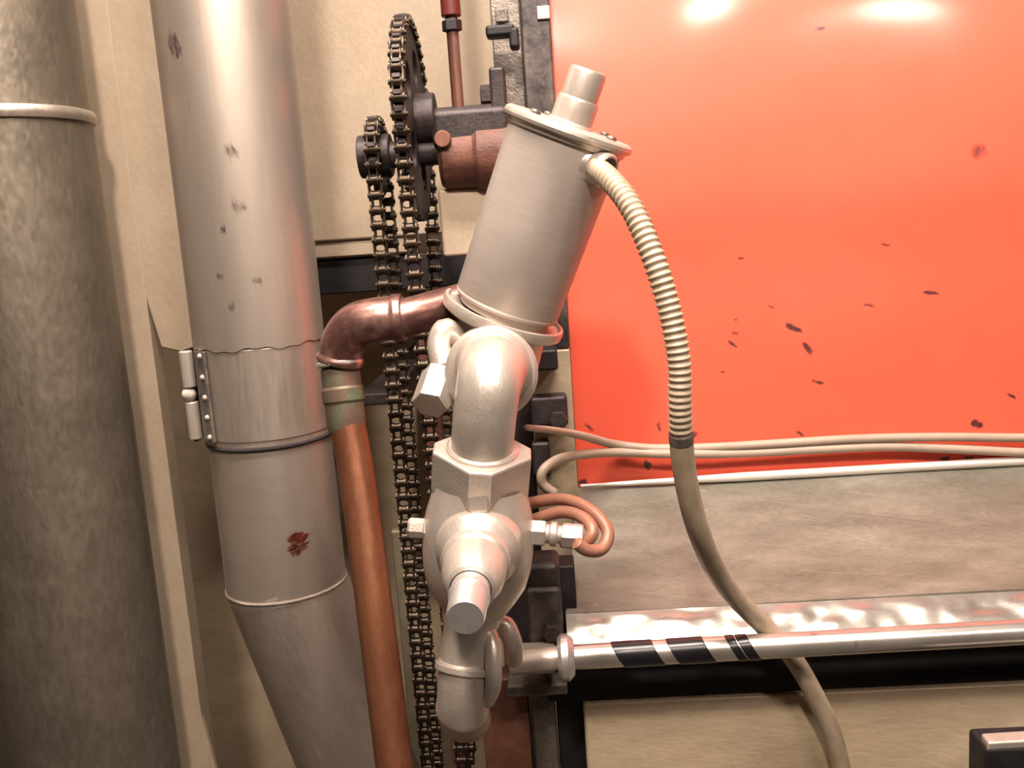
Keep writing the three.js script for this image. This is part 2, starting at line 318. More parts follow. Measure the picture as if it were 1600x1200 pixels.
{
  const r = P2.r + 0.0008, yt = W(400, 546, -0.76).y, yb = W(430, 690, -0.76).y, c = p2c;
  const g = thing('pipe_clamp', 'silver strap clamp with riveted hinge latch around the narrower pipe', 'clamp', V(c.x, yb, c.z));
  
  const h = yt - yb;
  const gs = lathe([[P2.r, 0], [r - .0004, 0], [r, .0006], [r, h - .0008], [r - .0006, h], [P2.r, h]], V(c.x, yb, c.z), UP, 96);
  part('strap', gs, M.pipeSilver, g);
  const tA = -62 * deg, ct = (a, rad, y) => V(c.x + Math.sin(a) * rad, y, c.z + Math.cos(a) * rad);
  const L = yt - yb, ym = (yt + yb) / 2;
  part('latch_plate', box(0.016, L, 0.003, ct(tA + .34, r + .0022, ym), 0.001, [0, tA + .36, 0]), M.dullSteel, g);
  part('latch_plate', box(0.018, L * 1.03, 0.003, ct(tA - .10, r + .0045, ym), 0.001, [0, tA - .5, 0]), M.darkSteel, g);
  for (const [a, b] of [[0.02, 0.44], [0.60, 1.0]]) part('hinge_barrel', rod(ct(tA + .05, r + .0080, yb + L * a), ct(tA + .05, r + .0080, yb + L * b), 0.0056), M.valveSilver, g);
  part('hinge_pin', new THREE.SphereGeometry(0.0062, 24, 16).translate(...ct(tA + .05, r + .0095, yb + L * .52).toArray()), M.valveSilver, g);
  for (const v of [0.06, 0.28, 0.5, 0.72, 0.95]) { const p = ct(tA + .40, r + .0036, yb + L * v); part('rivet', new THREE.SphereGeometry(0.0026, 16, 12).translate(p.x, p.y, p.z), M.valveSilver, g); }
  const e = W(526, 704, -0.765); part('strap_bolt', rod(e, e.clone().add(V(.006, -.003, .004)), 0.003), M.brightSteel, g);
}

// ---------------------------------------------------------------- behind: cream cover, ledge, dark cross bar, lower panel
{
  const z = -1.10, xl = W(430, 300, z).x, xr = W(800, 300, z).x, yb = W(560, 374, z).y;
  const g = thing('cover_panel', 'cream machine cover behind the toothed chain wheel', 'panel', V((xl + xr) / 2, yb, z));
  part('sheet', corners(xl, xr, yb, 2.2, z - 0.02, z, 0.003), M.cream, g);
  const y2 = W(560, 400, z + .01).y; part('bottom_flange', corners(xl, W(640, 390, z).x, y2, yb - .002, z - 0.03, z - .004, 0.002), M.cream, g);
  const bb = W(560, 459, z + .01).y;
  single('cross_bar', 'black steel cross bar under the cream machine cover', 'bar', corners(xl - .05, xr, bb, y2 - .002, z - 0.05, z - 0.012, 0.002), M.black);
  single('lower_cover', 'shaded beige panel behind the chains and copper pipe', 'panel', corners(xl - .45, xr, 0, 2.2, -1.40, -1.37, 0.003), M.beige);
}

// ---------------------------------------------------------------- chain drive
const ZS = -0.86, hub = W(600, 243, ZS), Rbig = 0.082, Rsm = 0.029, PITCH = 0.0127;
const sxS = W(587, 300, ZS + .029).x, hubB = W(645, 188, ZS), sxB = W(625, 190, ZS + .082).x;
function toothed(R, n, t, x, hole, hub) {
  const s = new THREE.Shape();
  for (let i = 0; i < n; i++) for (const [f, rr] of [[0, R - .004], [.22, R - .002], [.42, R + .0045], [.58, R + .0045], [.78, R - .002]]) { const a = (i + f) / n * 2 * Math.PI; (i || f ? s.lineTo : s.moveTo).call(s, rr * Math.cos(a), rr * Math.sin(a)); }
  s.closePath();
  if (hole) for (let k = 0; k < 5; k++) { const h = new THREE.Path(), a = k / 5 * 2 * Math.PI; h.absarc(Math.cos(a) * R * .58, Math.sin(a) * R * .58, R * .2, 0, 2 * Math.PI); s.holes.push(h); }
  const g = new THREE.ExtrudeGeometry(s, { depth: t, bevelEnabled: true, bevelThickness: .0008, bevelSize: .0008, bevelSegments: 1, curveSegments: 20 });
  g.rotateY(Math.PI / 2); return g.translate(x - t / 2, hub.y, hub.z);
}
{
  const g = thing('sprocket_shaft', 'dark shaft carrying the small toothed chain wheel at its left end', 'sprocket', V(hub.x, hub.y, hub.z));
  part('shaft', rod(V(sxS - .012, hub.y, hub.z), V(sxB + .05, hub.y, hub.z), 0.0115), M.darkSteel, g);
  const b = part('small_sprocket', toothed(Rsm, 14, 0.006, sxS, false, hub), M.darkSteel, g);
  part('hub', rod(V(sxS - .016, hub.y, hub.z), V(sxS + .012, hub.y, hub.z), 0.0185), M.darkSteel, b);
  const w = thing('large_sprocket', 'tall dark toothed chain wheel seen edge on', 'sprocket', V(sxB, hubB.y, hubB.z));
  const a = part('wheel', toothed(Rbig, 41, 0.006, sxB, true, hubB), M.darkSteel, w);
  part('hub', rod(V(sxB - .006, hubB.y, hubB.z), V(sxB + .020, hubB.y, hubB.z), 0.022), M.darkSteel, a);
  part('axle', rod(V(sxB - .010, hubB.y, hubB.z), V(W(770, 175, ZS).x, hubB.y, hubB.z), 0.009), M.darkSteel, w);
}
function linkGeo(inner) {                                    // one chain link along +y, rollers along x
  const out = [], o = inner ? 0.0034 : 0.0052, hw = 0.0048;
  const s = new THREE.Shape(), R = hw, p = PITCH;
  s.absarc(0, 0, R, Math.PI, 2 * Math.PI); s.quadraticCurveTo(R * .62, p / 2, R, p); s.absarc(0, p, R, 0, Math.PI); s.quadraticCurveTo(-R * .62, p / 2, -R, 0);
  for (const sx of [-1, 1]) { const e = new THREE.ExtrudeGeometry(s, { depth: .0012, bevelEnabled: false, curveSegments: 5 }); e.rotateY(Math.PI / 2); e.translate(sx * o - .0006, 0, 0); out.push(e); }
  if (inner) for (const y of [0, p]) { const c = new THREE.CylinderGeometry(.0040, .0040, .0064, 12); c.rotateZ(Math.PI / 2); c.translate(0, y, 0); out.push(c); }
  else for (const y of [0, p]) { const c = new THREE.CylinderGeometry(.0021, .0021, .0142, 8); c.rotateZ(Math.PI / 2); c.translate(0, y, 0); out.push(c); }
  return join(out);
}
const LG = [linkGeo(false), linkGeo(true)];
function chainLoop(label, x, R, yEnd, rEnd, hub) {                  // both strands run down to a smaller turn of radius rEnd
  const base = V(x, yEnd, hub.z), g = thing('roller_chain', label, 'chain', base), y0 = hub.y;
  const al = Math.asin((R - rEnd) / (y0 - yEnd)), S = (y0 - yEnd) * Math.cos(al), A = Math.PI + 2 * al, tot = 2 * S + R * A;
  const T = [R * Math.cos(al), -R * Math.sin(al)], B = [rEnd * Math.cos(al), yEnd - y0 - rEnd * Math.sin(al)];
  const at = s => { let z, y; if (s < S || s > S + R * A) { const f = s < S ? s / S : (tot - s) / S; z = B[0] + (T[0] - B[0]) * f; y = B[1] + (T[1] - B[1]) * f; if (s > S) z = -z; } else { const a = -al + (s - S) / R; z = R * Math.cos(a); y = R * Math.sin(a); } return [y0 + y, hub.z + z]; };
  let k = 0;
  for (let s = 0; s + PITCH <= tot; s += PITCH, k++) {
    const [ya, za] = at(s), [yb, zb] = at(s + PITCH), m = new THREE.Mesh(LG[k % 2], M.chain); m.name = 'link';
    m.position.set(0, ya - base.y, za - base.z); m.rotation.x = Math.atan2(zb - za, yb - ya); m.castShadow = m.receiveShadow = true; g.add(m);
  }
}
chainLoop('dark roller chain hanging from the small left chain wheel', sxS, Rsm, 0.72, Rsm - .001, hub);
chainLoop('dark roller chain running over the tall toothed chain wheel', sxB, Rbig, 0.86, 0.03, hubB);
{ // bearing housing beside the large wheel
  const xa = W(688, 240, ZS).x, xb = W(800, 240, ZS).x, c = V(xa, hub.y - .007, ZS);
  const g = thing('bearing_housing', 'rust brown round bearing housing right of the chain wheel', 'bearing', V((xa + xb) / 2, hub.y - .04, ZS));
  part('barrel', lathe([[0, 0], [.023, 0], [.027, .004], [.0275, .03], [.030, .034], [.030, xb - xa]], c, V(1, 0, 0), 48), M.rusty, g);
  const yt = W(720, 168, ZS + .022).y, ym = W(720, 224, ZS + .022).y;
  part('saddle', corners(xa - .004, xb, ym, yt, ZS - .045, ZS + .022, .006), M.darkSteel, g, 'dark saddle block');
  part('foot_block', corners(xa - .004, xb, W(720, 400, ZS).y, c.y - .026, ZS - .04, ZS + .006, .003), M.cream, g, 'cream painted foot block');
  part('bolt', rod(V(xa + .006, ym + .004, ZS + .020), V(xa + .006, ym + .004, ZS + .032), .007), M.brownPaint, g);
}
{ // adjusting rod above the bearing
  const p = W(716, 170, ZS), g = thing('adjusting_rod', 'thin upright rod with a red collar above the bearing housing', 'rod', p);
  part('rod', rod(p.clone().add(V(0, -.004, 0)), V(p.x, 2.1, p.z), .0052), M.rusty, g);
  const q = W(708, 22, ZS).y; part('red_collar', rod(V(p.x, q - .002, p.z), V(p.x, q + .05, p.z), .0085), new THREE.MeshStandardMaterial({ color: 0x561c16, roughness: .5 }), g, 'dull red collar');
  part('lock_nut', polygon(.0085, 6, .009, .0008, V(p.x, q - .014, p.z), UP), M.black, g);
}
// ---------------------------------------------------------------- machine frame at the end of the red panel
const ZP = -0.955;
const xPanel = W(903, 745, ZP).x;
{
  const z = -0.93, x1 = xPanel - .001, x0 = x1 - .053;
  const g = thing('frame_post', 'worn dark steel frame post at the left edge of the red panel', 'post', V((x0 + x1) / 2, 0, z));
  const yS = W(870, 545, z).y;
  part('upper_post', corners(x0 + .026, x1, yS, 2.2, z - .05, z, .002), M.wornFrame, g);
  part('upper_channel', corners(x0 - .002, x0 + .026, yS, 2.2, z - .05, z - .006, .002), M.dullSteel, g);
  part('lower_post', corners(x0 + .012, x1, 0, yS - .001, z - .05, z + .002, .002), M.beige, g, 'beige lower half of the post');
  part('rear_channel', corners(x0 - .035, x0 + .011, 0, yS, z - .06, z - .02, .002), M.darkSteel, g);
  for (const [px, py, mt] of [[784, 24, M.dullSteel], [849, 20, M.valveSilver]]) { const p = W(px, py, z + .001); part('tab', box(.012, .012, .004, p, .001), mt, g); }
  // dark hardware seen right of the valve neck
  const b1 = W(858, 640, z + .012); part('bolt_block', box(.036, .03, .024, b1, .004), M.darkSteel, g);
  const b2 = W(872, 655, z + .03); part('bolt_head', polygon(.009, 6, .007, .0008, b2, V(0, 0, 1)), M.darkSteel, g);
  const b3 = W(846, 715, z + .012); part('bolt_block', box(.018, .034, .02, b3, .003), M.darkSteel, g);
  const b4 = W(850, 560, z + .02); part('bolt_block', box(.026, .02, .03, b4, .003), M.black, g);
}
{ // stop lug and clip left of the post
  const a = W(782, 50, -0.90), g = thing('stop_lug', 'small black hooked lug on the upper frame post', 'lug', a);
  part('arm', box(.026, .010, .02, a, .003), M.black, g); part('hook', box(.009, .018, .02, a.clone().add(V(.012, -.007, 0)), .003), M.black, g);
  const b = W(780, 160, -0.88), h = thing('bearing_strap', 'dark upright strap with a bolt above the bearing housing', 'bracket', b);
  part('strap', box(.014, .058, .022, b, .003), M.darkSteel, h);
  part('bolt_head', polygon(.010, 6, .010, .001, b.clone().add(V(-.006, .006, 0)), V(-1, 0, 0)), M.darkSteel, h);
}
// ---------------------------------------------------------------- red cover
{
  const yb = W(1000, 752, ZP).y - 0.003, xr = 1.0, Ht = 0.60;
  const prof = v => { const s = v * Ht, k = 0.26, R = 1.15; if (s < k) return [s, 0]; const a = (s - k) / R; return [k + R * Math.sin(a), -R * (1 - Math.cos(a))]; };
  const n1 = lattice(201, 7, 5), n2 = lattice(202, 3, 9);
  const fn = (u, v) => { const [y, z] = prof(v); const bump = (n1(u, v * .98) - .5) * .0035 + (n2(u, v * .98) - .5) * .003; return V(xPanel + (xr - xPanel) * u, yb + y, ZP + z + bump); };
  const toUV = (px, py) => { // pixel -> panel uv, by marching the profile
    let best = [0, 0, 9]; for (let v = 0; v <= 1; v += .002) { const [y, z] = prof(v), p = W(px, py, ZP + z), e = Math.abs(p.y - yb - y); if (e < best[2]) best = [(p.x - xPanel) / (xr - xPanel), v, e]; } return best;
  };
  const wM = xr - xPanel;
  const red = canvasMat(2048, 1280, (k, w, h) => {
    const n = noiseMap(256, 205, [[3, 3, 1], [8, 8, .7], [40, 40, .6]]), id = k.createImageData(w, h), fr = rng(7);
    for (let j = 0; j < h; j++) for (let i = 0; i < w; i++) { const v = n[(j >> 3) % 256 * 256 + (i >> 3) % 256] * 10 + (fr() - .5) * 8, o = 4 * (j * w + i); id.data[o] = 230 + v; id.data[o + 1] = 91 + v; id.data[o + 2] = 65 + v; id.data[o + 3] = 255; }
    k.putImageData(id, 0, 0);
    const r = rng(77);
    const mark = (px, py, len, wd, ang, al) => { const [u, v] = toUV(px, py), x = u * w, y = (1 - v) * h, sc = .00064 * w / wM; k.save(); k.translate(x, y); k.rotate(ang); for (let q = 0; q < 14; q++) { k.fillStyle = `rgba(70,34,34,${al * (.3 + .7 * r())})`; k.beginPath(); k.ellipse((r() - .5) * len * sc * .8, (r() - .5) * wd * sc * .7, len * sc * (.12 + .22 * r()), wd * sc * (.2 + .3 * r()), (r() - .5) * .4, 0, 6.3); k.fill(); } k.restore(); };
    for (const m of [[1283, 45, 18, 7, 0, .5], [1531, 236, 20, 18, .4, .22], [1240, 514, 22, 8, .5, .75], [1262, 544, 22, 7, 1.0, .6], [1276, 596, 18, 5, .2, .5], [1455, 457, 20, 5, .15, .6], [1358, 478, 16, 4, .2, .4], [1385, 384, 14, 4, .3, .3], [1160, 405, 12, 4, .2, .35], [1145, 538, 14, 4, .6, .55], [1150, 520, 12, 4, .2, .3], [1525, 662, 18, 9, .5, .75], [1080, 680, 18, 10, .2, .8], [1012, 727, 16, 9, 1.1, .8], [1475, 716, 16, 8, .1, .45], [1512, 716, 14, 8, .1, .5], [1575, 716, 12, 7, .3, .5], [1580, 620, 14, 5, .6, .5], [1205, 480, 9, 3, .3, .35], [1130, 582, 8, 3, .2, .4], [1250, 678, 14, 5, .6, .35], [1030, 668, 16, 5, 1.3, .35], [920, 668, 16, 5, .7, .35], [910, 752, 18, 8, .1, .5], [1150, 500, 6, 4, 0, .3]]) mark(...m);
    for (let i = 0; i < 90; i++) { k.strokeStyle = `rgba(${r() < .5 ? '120,40,30' : '250,120,90'},${.05 + .12 * r()})`; k.lineWidth = 1; const x = r() * w, y = r() * h, a = (r() - .5) * .6, l = 10 + 60 * r(); k.beginPath(); k.moveTo(x, y); k.lineTo(x + l * Math.cos(a), y + l * Math.sin(a)); k.stroke(); }
  }, { roughness: 0.55, metalness: 0, clearcoat: 0.45, clearcoatRoughness: 0.14 });
  const g = thing('red_cover', 'large glossy orange red sheet metal machine cover with black scuffs', 'cover', V((xPanel + xr) / 2, yb, ZP));
  part('sheet', slab(fn, V(0, 0, -.004), 120, 90), red, g);
}
// ---------------------------------------------------------------- apron, rail and lower panel
const apT = W(1000, 756, ZP + .004), apB = W(1000, 952, -0.775);
{
  const xl = xPanel - .002, xr = 1.0, g = thing('metal_apron', 'grey stained sheet metal apron sloping below the red cover', 'apron', V(.5, apB.y, -.86));
  const n = lattice(301, 9, 4);
  const xlB = W(884, 958, -0.775).x;
  const fn = (u, v) => { const l = xlB + (xl - xlB) * v; const y = apB.y + (apT.y - apB.y) * v - .006 * Math.sin(v * Math.PI) + (n(u, v * .9) - .5) * .002; return V(l + (xr - l) * u, y, -0.775 + (ZP + .006 + .775) * v); };
  const am = canvasMat(2048, 512, (k, w, h) => {
    const nn = noiseMap(512, 311, [[5, 5, 1], [11, 13, 1], [31, 29, .6], [120, 120, .7]]), id = k.createImageData(w, h);
    for (let j = 0; j < h; j++) for (let i = 0; i < w; i++) { const v = nn[j * 512 + (i >> 1) % 512], o = 4 * (j * w + i); id.data[o] = 114 + v * 60; id.data[o + 1] = 111 + v * 60; id.data[o + 2] = 100 + v * 60; id.data[o + 3] = 255; }
    k.putImageData(id, 0, 0);
    const r = rng(313);
    for (let i = 0; i < 70; i++) { k.strokeStyle = `rgba(${r() < .6 ? '70,60,54' : '190,180,168'},${.08 + .22 * r()})`; k.lineWidth = 1 + 5 * r(); const x = r() * w, y = r() * h, a = .5 + .5 * (r() - .5), l = 40 + 160 * r(); k.beginPath(); k.moveTo(x, y); k.quadraticCurveTo(x + l * .5, y + l * .2, x + l * Math.cos(a), y + l * Math.sin(a) * .8); k.stroke(); }
    speckle(k, w, h, r, 700, ['74,62,56', '180,170,158'], .22, 1, 6);
  }, { roughness: 0.46, metalness: 0.25 });
  part('sheet', slab(fn, V(0, -.003, 0), 90, 24), am, g);
  const beadPts = []; for (let i = 0; i <= 12; i++) { const x = xl + .004 + (xr - xl - .004) * i / 12; beadPts.push(V(x, apT.y + .003, ZP + .010)); }
  part('edge_bead', tube(beadPts, .0046, 120, 16, (q, t) => .0016 + .0030 * Math.min(1, t * 6)), M.bead, g, 'bright bead where the apron meets the cover');
  // front lip: a folded strip
  const z0 = -0.775, y0 = apB.y;
  const w1 = lattice(331, 37, 3), w2 = lattice(337, 83, 3);    // hammered, wavy fold
  const lp = (u, v) => { const d = Math.sin(v * Math.PI) * ((w1(u * .99, v * .9) - .5) * .0036 + (w2(u * .99, v * .9) - .5) * .0018); return V(xlB + (xr - xlB) * u, y0 - .001 - .014 * v - .008 * v * v + d, z0 + .030 * v + d * .4); };
  const lg = slab(lp, V(0, -.003, -.001), 300, 12); scaleUV(lg, xr - xlB, .06);
  part('front_lip', lg, M.lip, g, 'bright worn folded front lip');
}
const rail = W(1240, 1010, -0.715);
{
  const xl = W(884, 1030, -0.715).x, xr = 1.0, g = thing('round_rail', 'round steel rail in front of the apron with black bands on its left end', 'rail', V(.5, rail.y, rail.z));
  const L = xr - xl, R = .0098;
  const m = canvasMat(2048, 256, (k, w, h) => {
    const n = noiseMap(256, 401, [[20, 3, 1], [60, 4, .8], [120, 8, .5]]), id = k.createImageData(w, h), r = rng(403);
    for (let j = 0; j < h; j++) for (let i = 0; i < w; i++) { const v = n[j * 256 + (i >> 3)], o = 4 * (j * w + i); id.data[o] = 204 + v * 40; id.data[o + 1] = 199 + v * 40; id.data[o + 2] = 190 + v * 40; id.data[o + 3] = 255; }
    k.putImageData(id, 0, 0);
    for (let i = 0; i < 60; i++) { k.fillStyle = `rgba(96,88,82,${.15 + .3 * r()})`; k.fillRect(r() * w, r() * h, 2 + 9 * r(), 3 + 22 * r()); }
  }, { roughness: 0.28, metalness: 0.85 });
  const c = new THREE.CylinderGeometry(R, R, L, 48, 1, false); c.rotateZ(-Math.PI / 2);
  { const u = c.attributes.uv, p = c.attributes.position; for (let i = 0; i < u.count; i++) u.setXY(i, (p.getX(i) + L / 2) / L, u.getX(i)); }
  c.rotateZ(.008); c.translate(xl + L / 2, rail.y + .004, rail.z); part('tube', c, m, g);
  // thin slanted black bands set round the left end
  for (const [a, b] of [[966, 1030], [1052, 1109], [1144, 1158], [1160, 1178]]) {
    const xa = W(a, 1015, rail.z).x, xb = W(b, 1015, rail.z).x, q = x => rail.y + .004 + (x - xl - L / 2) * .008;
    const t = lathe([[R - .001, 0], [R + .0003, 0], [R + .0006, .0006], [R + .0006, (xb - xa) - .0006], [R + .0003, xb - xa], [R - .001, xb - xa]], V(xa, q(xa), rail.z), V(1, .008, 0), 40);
    { const p = t.attributes.position; for (let i = 0; i < p.count; i++) p.setX(i, p.getX(i) - .55 * (p.getY(i) - q(xa))); }   // sheared to a slant
    part('black_band', t, M.blackBand, g);
  }
  // end collar and clevis
  part('end_collar', lathe([[0, 0], [.016, 0], [.0185, .003], [.0185, .008], [.015, .012], [.0135, .013]], V(xl - .006, rail.y, rail.z), V(1, 0, 0), 40), M.brightSteel, g);
  part('end_rod', rod(V(xl - .045, rail.y - .002, rail.z), V(xl - .004, rail.y, rail.z), .0095), M.valveSilver, g);
}
{ // lower machine side: shaded gap put in as a black block, beige panel below the rail
  const z = -0.765, g = thing('side_panel', 'beige sheet metal panel below the round rail', 'panel', V(.5, 0, z));
  const xl = W(914, 1150, z).x, yt = W(1200, 1086, z).y;
  part('sheet', corners(xl, 1.0, 0, yt, z - .02, z, .003), M.beige, g);
  single('rail_recess', 'channel behind the round rail with its deep shade put in as black', 'channel', corners(xl - .03, 1.0, yt + .001, apB.y - .026, z - .04, z - .003, .002), M.black);  // shade of the recess is carried by the black colour
}
{ // lower frame: brown, grey and black uprights left of the panel
  const z = -0.775, g = thing('support_frame', 'brown and black steel uprights under the rail end', 'frame', W(850, 1200, z).setY(0));
  const X = (px, zz = z) => W(px, 1120, zz).x, yT = W(840, 1062, z).y, yU = W(850, 890, z).y;
  part('brown_upright', corners(X(752), X(826), 0, yT, z - .03, z - .004, .002), M.brownPaint, g, 'rust brown upright');
  part('grey_upright', corners(X(832), X(868), 0, yT, z - .03, z, .002), M.dullSteel, g);
  part('black_upright', corners(X(870), X(912), 0, yU + .0, z - .035, z - .006, .002), M.black, g);
  part('shelf_plate', corners(X(800), X(890), yT, yT + .010, z - .04, z + .03, .002), M.dullSteel, g);
  part('bearing_block', box(.030, .058, .03, W(852, 960, z), .005), M.wornFrame, g);
  part('clevis', box(.034, .018, .03, W(838, 1028, -.745), .006), M.valveSilver, g, 'silver painted clevis');
  part('bolt', polygon(.008, 6, .008, .001, W(862, 985, z + .016), V(0, 0, 1)), M.darkSteel, g);
  part('cap_block', box(.03, .03, .04, W(848, 895, z - .01), .006), M.darkSteel, g);
}
{ // guide bar behind the chain
  const p = W(628, 1000, -0.88); single('guide_bar', 'grey green upright guide bar behind the hanging chain', 'bar', corners(p.x - .005, p.x + .008, 0, W(620, 840, -.88).y, -.912, -.90, .002), M.olive);
  const q = W(668, 600, -0.885); single('guide_strip', 'thin brown upright strip between chain and silver valve', 'bar', corners(q.x - .007, q.x + .010, .3, W(668, 520, -.885).y, -.90, -.885, .002), M.rusty);
  const b = W(600, 620, -0.93); single('chain_bracket', 'short dark bracket between copper coupling and chain', 'bracket', corners(W(560, 620, -.93).x, W(612, 620, -.93).x, b.y - .008, b.y + .004, -1.372, -.93, .002), M.darkSteel);
}
{ // dark machine at the lower right corner
  const z = -0.66, p = W(1540, 1170, z), g = thing('dark_box', 'dark box with a pale top edge at lower right corner', 'box', V(p.x + .1, 0, z - .03));
  part('body', corners(p.x, p.x + .3, 0, p.y, z - .03, z, .003), M.black, g);
  part('top_plate', box(.3, .007, .013, V(p.x + .152, p.y + .0045, z - .0065), .002, [.05, 0, .02]), M.valveSilver, g, 'pale top edge');
}

// ---------------------------------------------------------------- copper pipe
{
  const g = thing('copper_pipe', 'brown copper steam pipe with a bend beside the silver pipe', 'pipe', C(615, 1230, .69));
  const J = C(524, 575, .73);                               // top of the union
  part('horizontal_run', tube([C(760, 462, .74), C(700, 478, .73), C(650, 492, .72), C(618, 500, .718)], .0145, 40, 28), M.darkCopper, g);
  part('elbow', tube([C(630, 496, .718), C(590, 500, .718), C(556, 510, .72), C(537, 535, .724), C(530, 566, .728)], .0175, 50, 28, (s, t) => .0162 + (t < .12 || t > .92 ? .0016 : 0) + .001 * Math.sin(t * 3.14)), M.darkCopper, g);
  const a = C(530, 563, .728), b = C(537, 622, .728), d = b.clone().sub(a).normalize();
  part('union_ring', lathe([[.012, 0], [.0170, .0005], [.0178, .0015], [.0178, .0035], [.0170, .0045], [.012, .005]], a, d, 40), M.brightSteel, g, 'bright union ring');
  part('coupling', lathe([[.0135, .005], [.0148, .007], [.0148, .02], [.0160, .022], [.0160, .031], [.0148, .033], [.0148, .05], [.0138, .054]], a, d, 40), M.verdigris, g, 'green stained coupling');
  part('down_pipe', tube([C(538, 640, .728), C(554, 720, .724), C(585, 950, .705), C(618, 1210, .688), C(624, 1260, .686)], .0135, 60, 32), M.copper, g);
}

// ---------------------------------------------------------------- silver steam valve
{
  const S = M.valveSilver, g = thing('steam_valve', 'silver painted steam valve with a tilted round motor housing', 'valve', C(733, 1130, .67));
  // motor housing
  const hb = C(788, 488, .716), hd = camDir(.325, .90, .295), L = .140;
  const along = h => hb.clone().addScaledVector(hd, h);
  part('housing', lathe([[0, 0], [.0345, 0], [.0345, .0045], [.0385, .0055], [.0396, .0075], [.0390, .009], [.0396, .0105], [.0405, L * .5], [.0416, L - .008], [.0395, L - .0075], [.0395, L - .002]], hb, hd, 96), M.housing, g);
  part('bottom_flange', lathe([[.03, -.008], [.0435, -.008], [.0462, -.006], [.0470, -.002], [.0462, .0012], [.0440, .0016], [.0425, -.0005], [.034, -.0015]], hb, hd, 80), S, g);
  part('lid', lathe([[0.0404, -.004], [0.0433, -.0035], [0.0444, .0], [0.0469, .001], [0.0475, .003], [0.0469, .0055], [0.0446, .007], [.018, .0075], [0, .0075]], along(L - .004), hd, 80), S, g);
  const kb = along(L + .003);
  const kn = part('knob', lathe([[.0128, .018], [.0132, .0185], [.0132, .036], [.0122, .0385], [.009, .039], [0, .039]], kb, hd, 40), S, g);
  part('knob_collar', lathe([[.0168, -.001], [.0168, .001], [.0150, .0025], [.0150, .0165], [.0142, .0185], [.012, .019]], kb, hd, 40), S, kn);
  for (const a of [0.5, 2.4, 4.2, 5.6]) { const u = V(1, 0, 0).applyQuaternion(new THREE.Quaternion().setFromUnitVectors(UP, hd)), w = u.clone().cross(hd); const p = along(L + .0035).addScaledVector(u, Math.cos(a) * .034).addScaledVector(w, Math.sin(a) * .034); part('lid_screw', lathe([[0, .0022], [.003, .0022], [.0038, .001], [.0038, 0]].reverse(), p, hd, 16), M.dullSteel, g); }
  // conduit gland
  const gd = camDir(.70, -.42, .58), gp = C(918, 256, .656);
  part('gland', lathe([[.0145, -.012], [.0140, .004], [.0118, .008], [.0118, .017], [.0105, .0185], [.0092, .0185], [.0088, .012]], gp, gd, 36), S, g);
  // neck collar and elbow
  const nc = C(768, 582, .672), nd = camDir(.02, -.10, 1);
  part('neck_body', lathe([[0, -.052], [.026, -.05], [.032, -.03], [.033, -.012], [.0315, -.002], [.0325, 0], [.0325, .006], [.0300, .0085], [.0262, .0092], [0, .0092]], nc, nd, 56), S, g);
  part('neck_riser', rod(C(778, 575, .725), hb, .030, .001, 48, .034), S, g);
  part('elbow', tube([C(770, 580, .676), C(770, 576, .658), C(768, 582, .640), C(763, 606, .627), C(758, 645, .628), C(754, 690, .635), C(752, 720, .641)], .0215, 160, 48, (s, t) => { const e = Math.max(0, 1 - t / .62), q = e * e * (3 - 2 * e); let v = .0208 + .0046 * q; for (const [c, w, h] of [[.16, .008, .0024], [.215, .008, .0020], [.27, .007, .0016]]) v += h * Math.exp(-Math.pow((t - c) / w, 2)); return v; }), S, g);
  // union nut (eight-sided, a narrow face to the viewer)
  const nt = C(754, 704, .645), nb = C(750, 764, .652), axis = nt.clone().sub(nb).normalize();
  const ax2 = axis.clone().addScaledVector(camDir(0, 0, 1), .17).normalize();
  const ang = []; for (let i = 0; i < 4; i++) { ang.push(i * Math.PI / 2 - .22, i * Math.PI / 2 + .22); }
  const nut = part('union_nut', polygon({ r: .0335, angles: ang }, 8, .030, .0016, nb, ax2, -Math.PI / 2 + .03), S, g);
  part('nut_throat', lathe([[.0245, .0], [.0245, .0315], [.0225, .0335], [.0205, .0335]], nb, ax2, 40), S, nut);
  // globe body
  const bb = C(743, 955, .672), bd = nb.clone().sub(bb).normalize();
  const BL = nb.distanceTo(bb);
  part('globe_body', lathe([[0, -.004], [.019, -.003], [.024, .004], [.029, .012], [.0345, .022], [.0372, .034], [.0382, .046], [.0380, .058], [.0372, .068], [.0358, .075], [.0315, BL + .001], [.0310, BL + .004]], bb, bd, 64, .5), S, g);
  // rib on the front of the body under the nut
  part('body_rib', box(.0142, .024, .012, C(748, 770, .6225), .002, [0, 0, -.06]), S, g);
  // spindle cap toward the viewer
  const sa = C(749, 846, .640), sb = C(727, 966, .548), sd = sb.clone().sub(sa).normalize(), SL = sa.distanceTo(sb);
  const cap = part('spindle_bonnet', lathe([[.030, -.006], [.0275, .016], [.0225, .023], [.0215, .026], [.0225, .028], [.0225, .033], [.0208, .035], [.0195, .050], [.0170, .058], [.0150, .062], [.0128, .0635]], sa, sd, 56), S, g);
  part('spindle_cap', lathe([[.0122, .06], [.0122, .072], [.0130, .0735], [.0118, .076], [.0114, SL - .003], [.0104, SL], [0, SL]], sa, sd, 48), M.brightSteel, cap);
  // lower outlet
  const oa = C(740, 938, .668), ob = C(727, 1042, .664), od = ob.clone().sub(oa), ol = od.length();
  part('outlet_neck', lathe([[.0205, 0], [.0215, .004], [.0205, .012], [.0185, .018], [.0182, ol - .003], [.0208, ol - .0015], [.0210, ol + .002], [.0185, ol + .004], [0, ol + .004]], oa, od, 44), S, g);
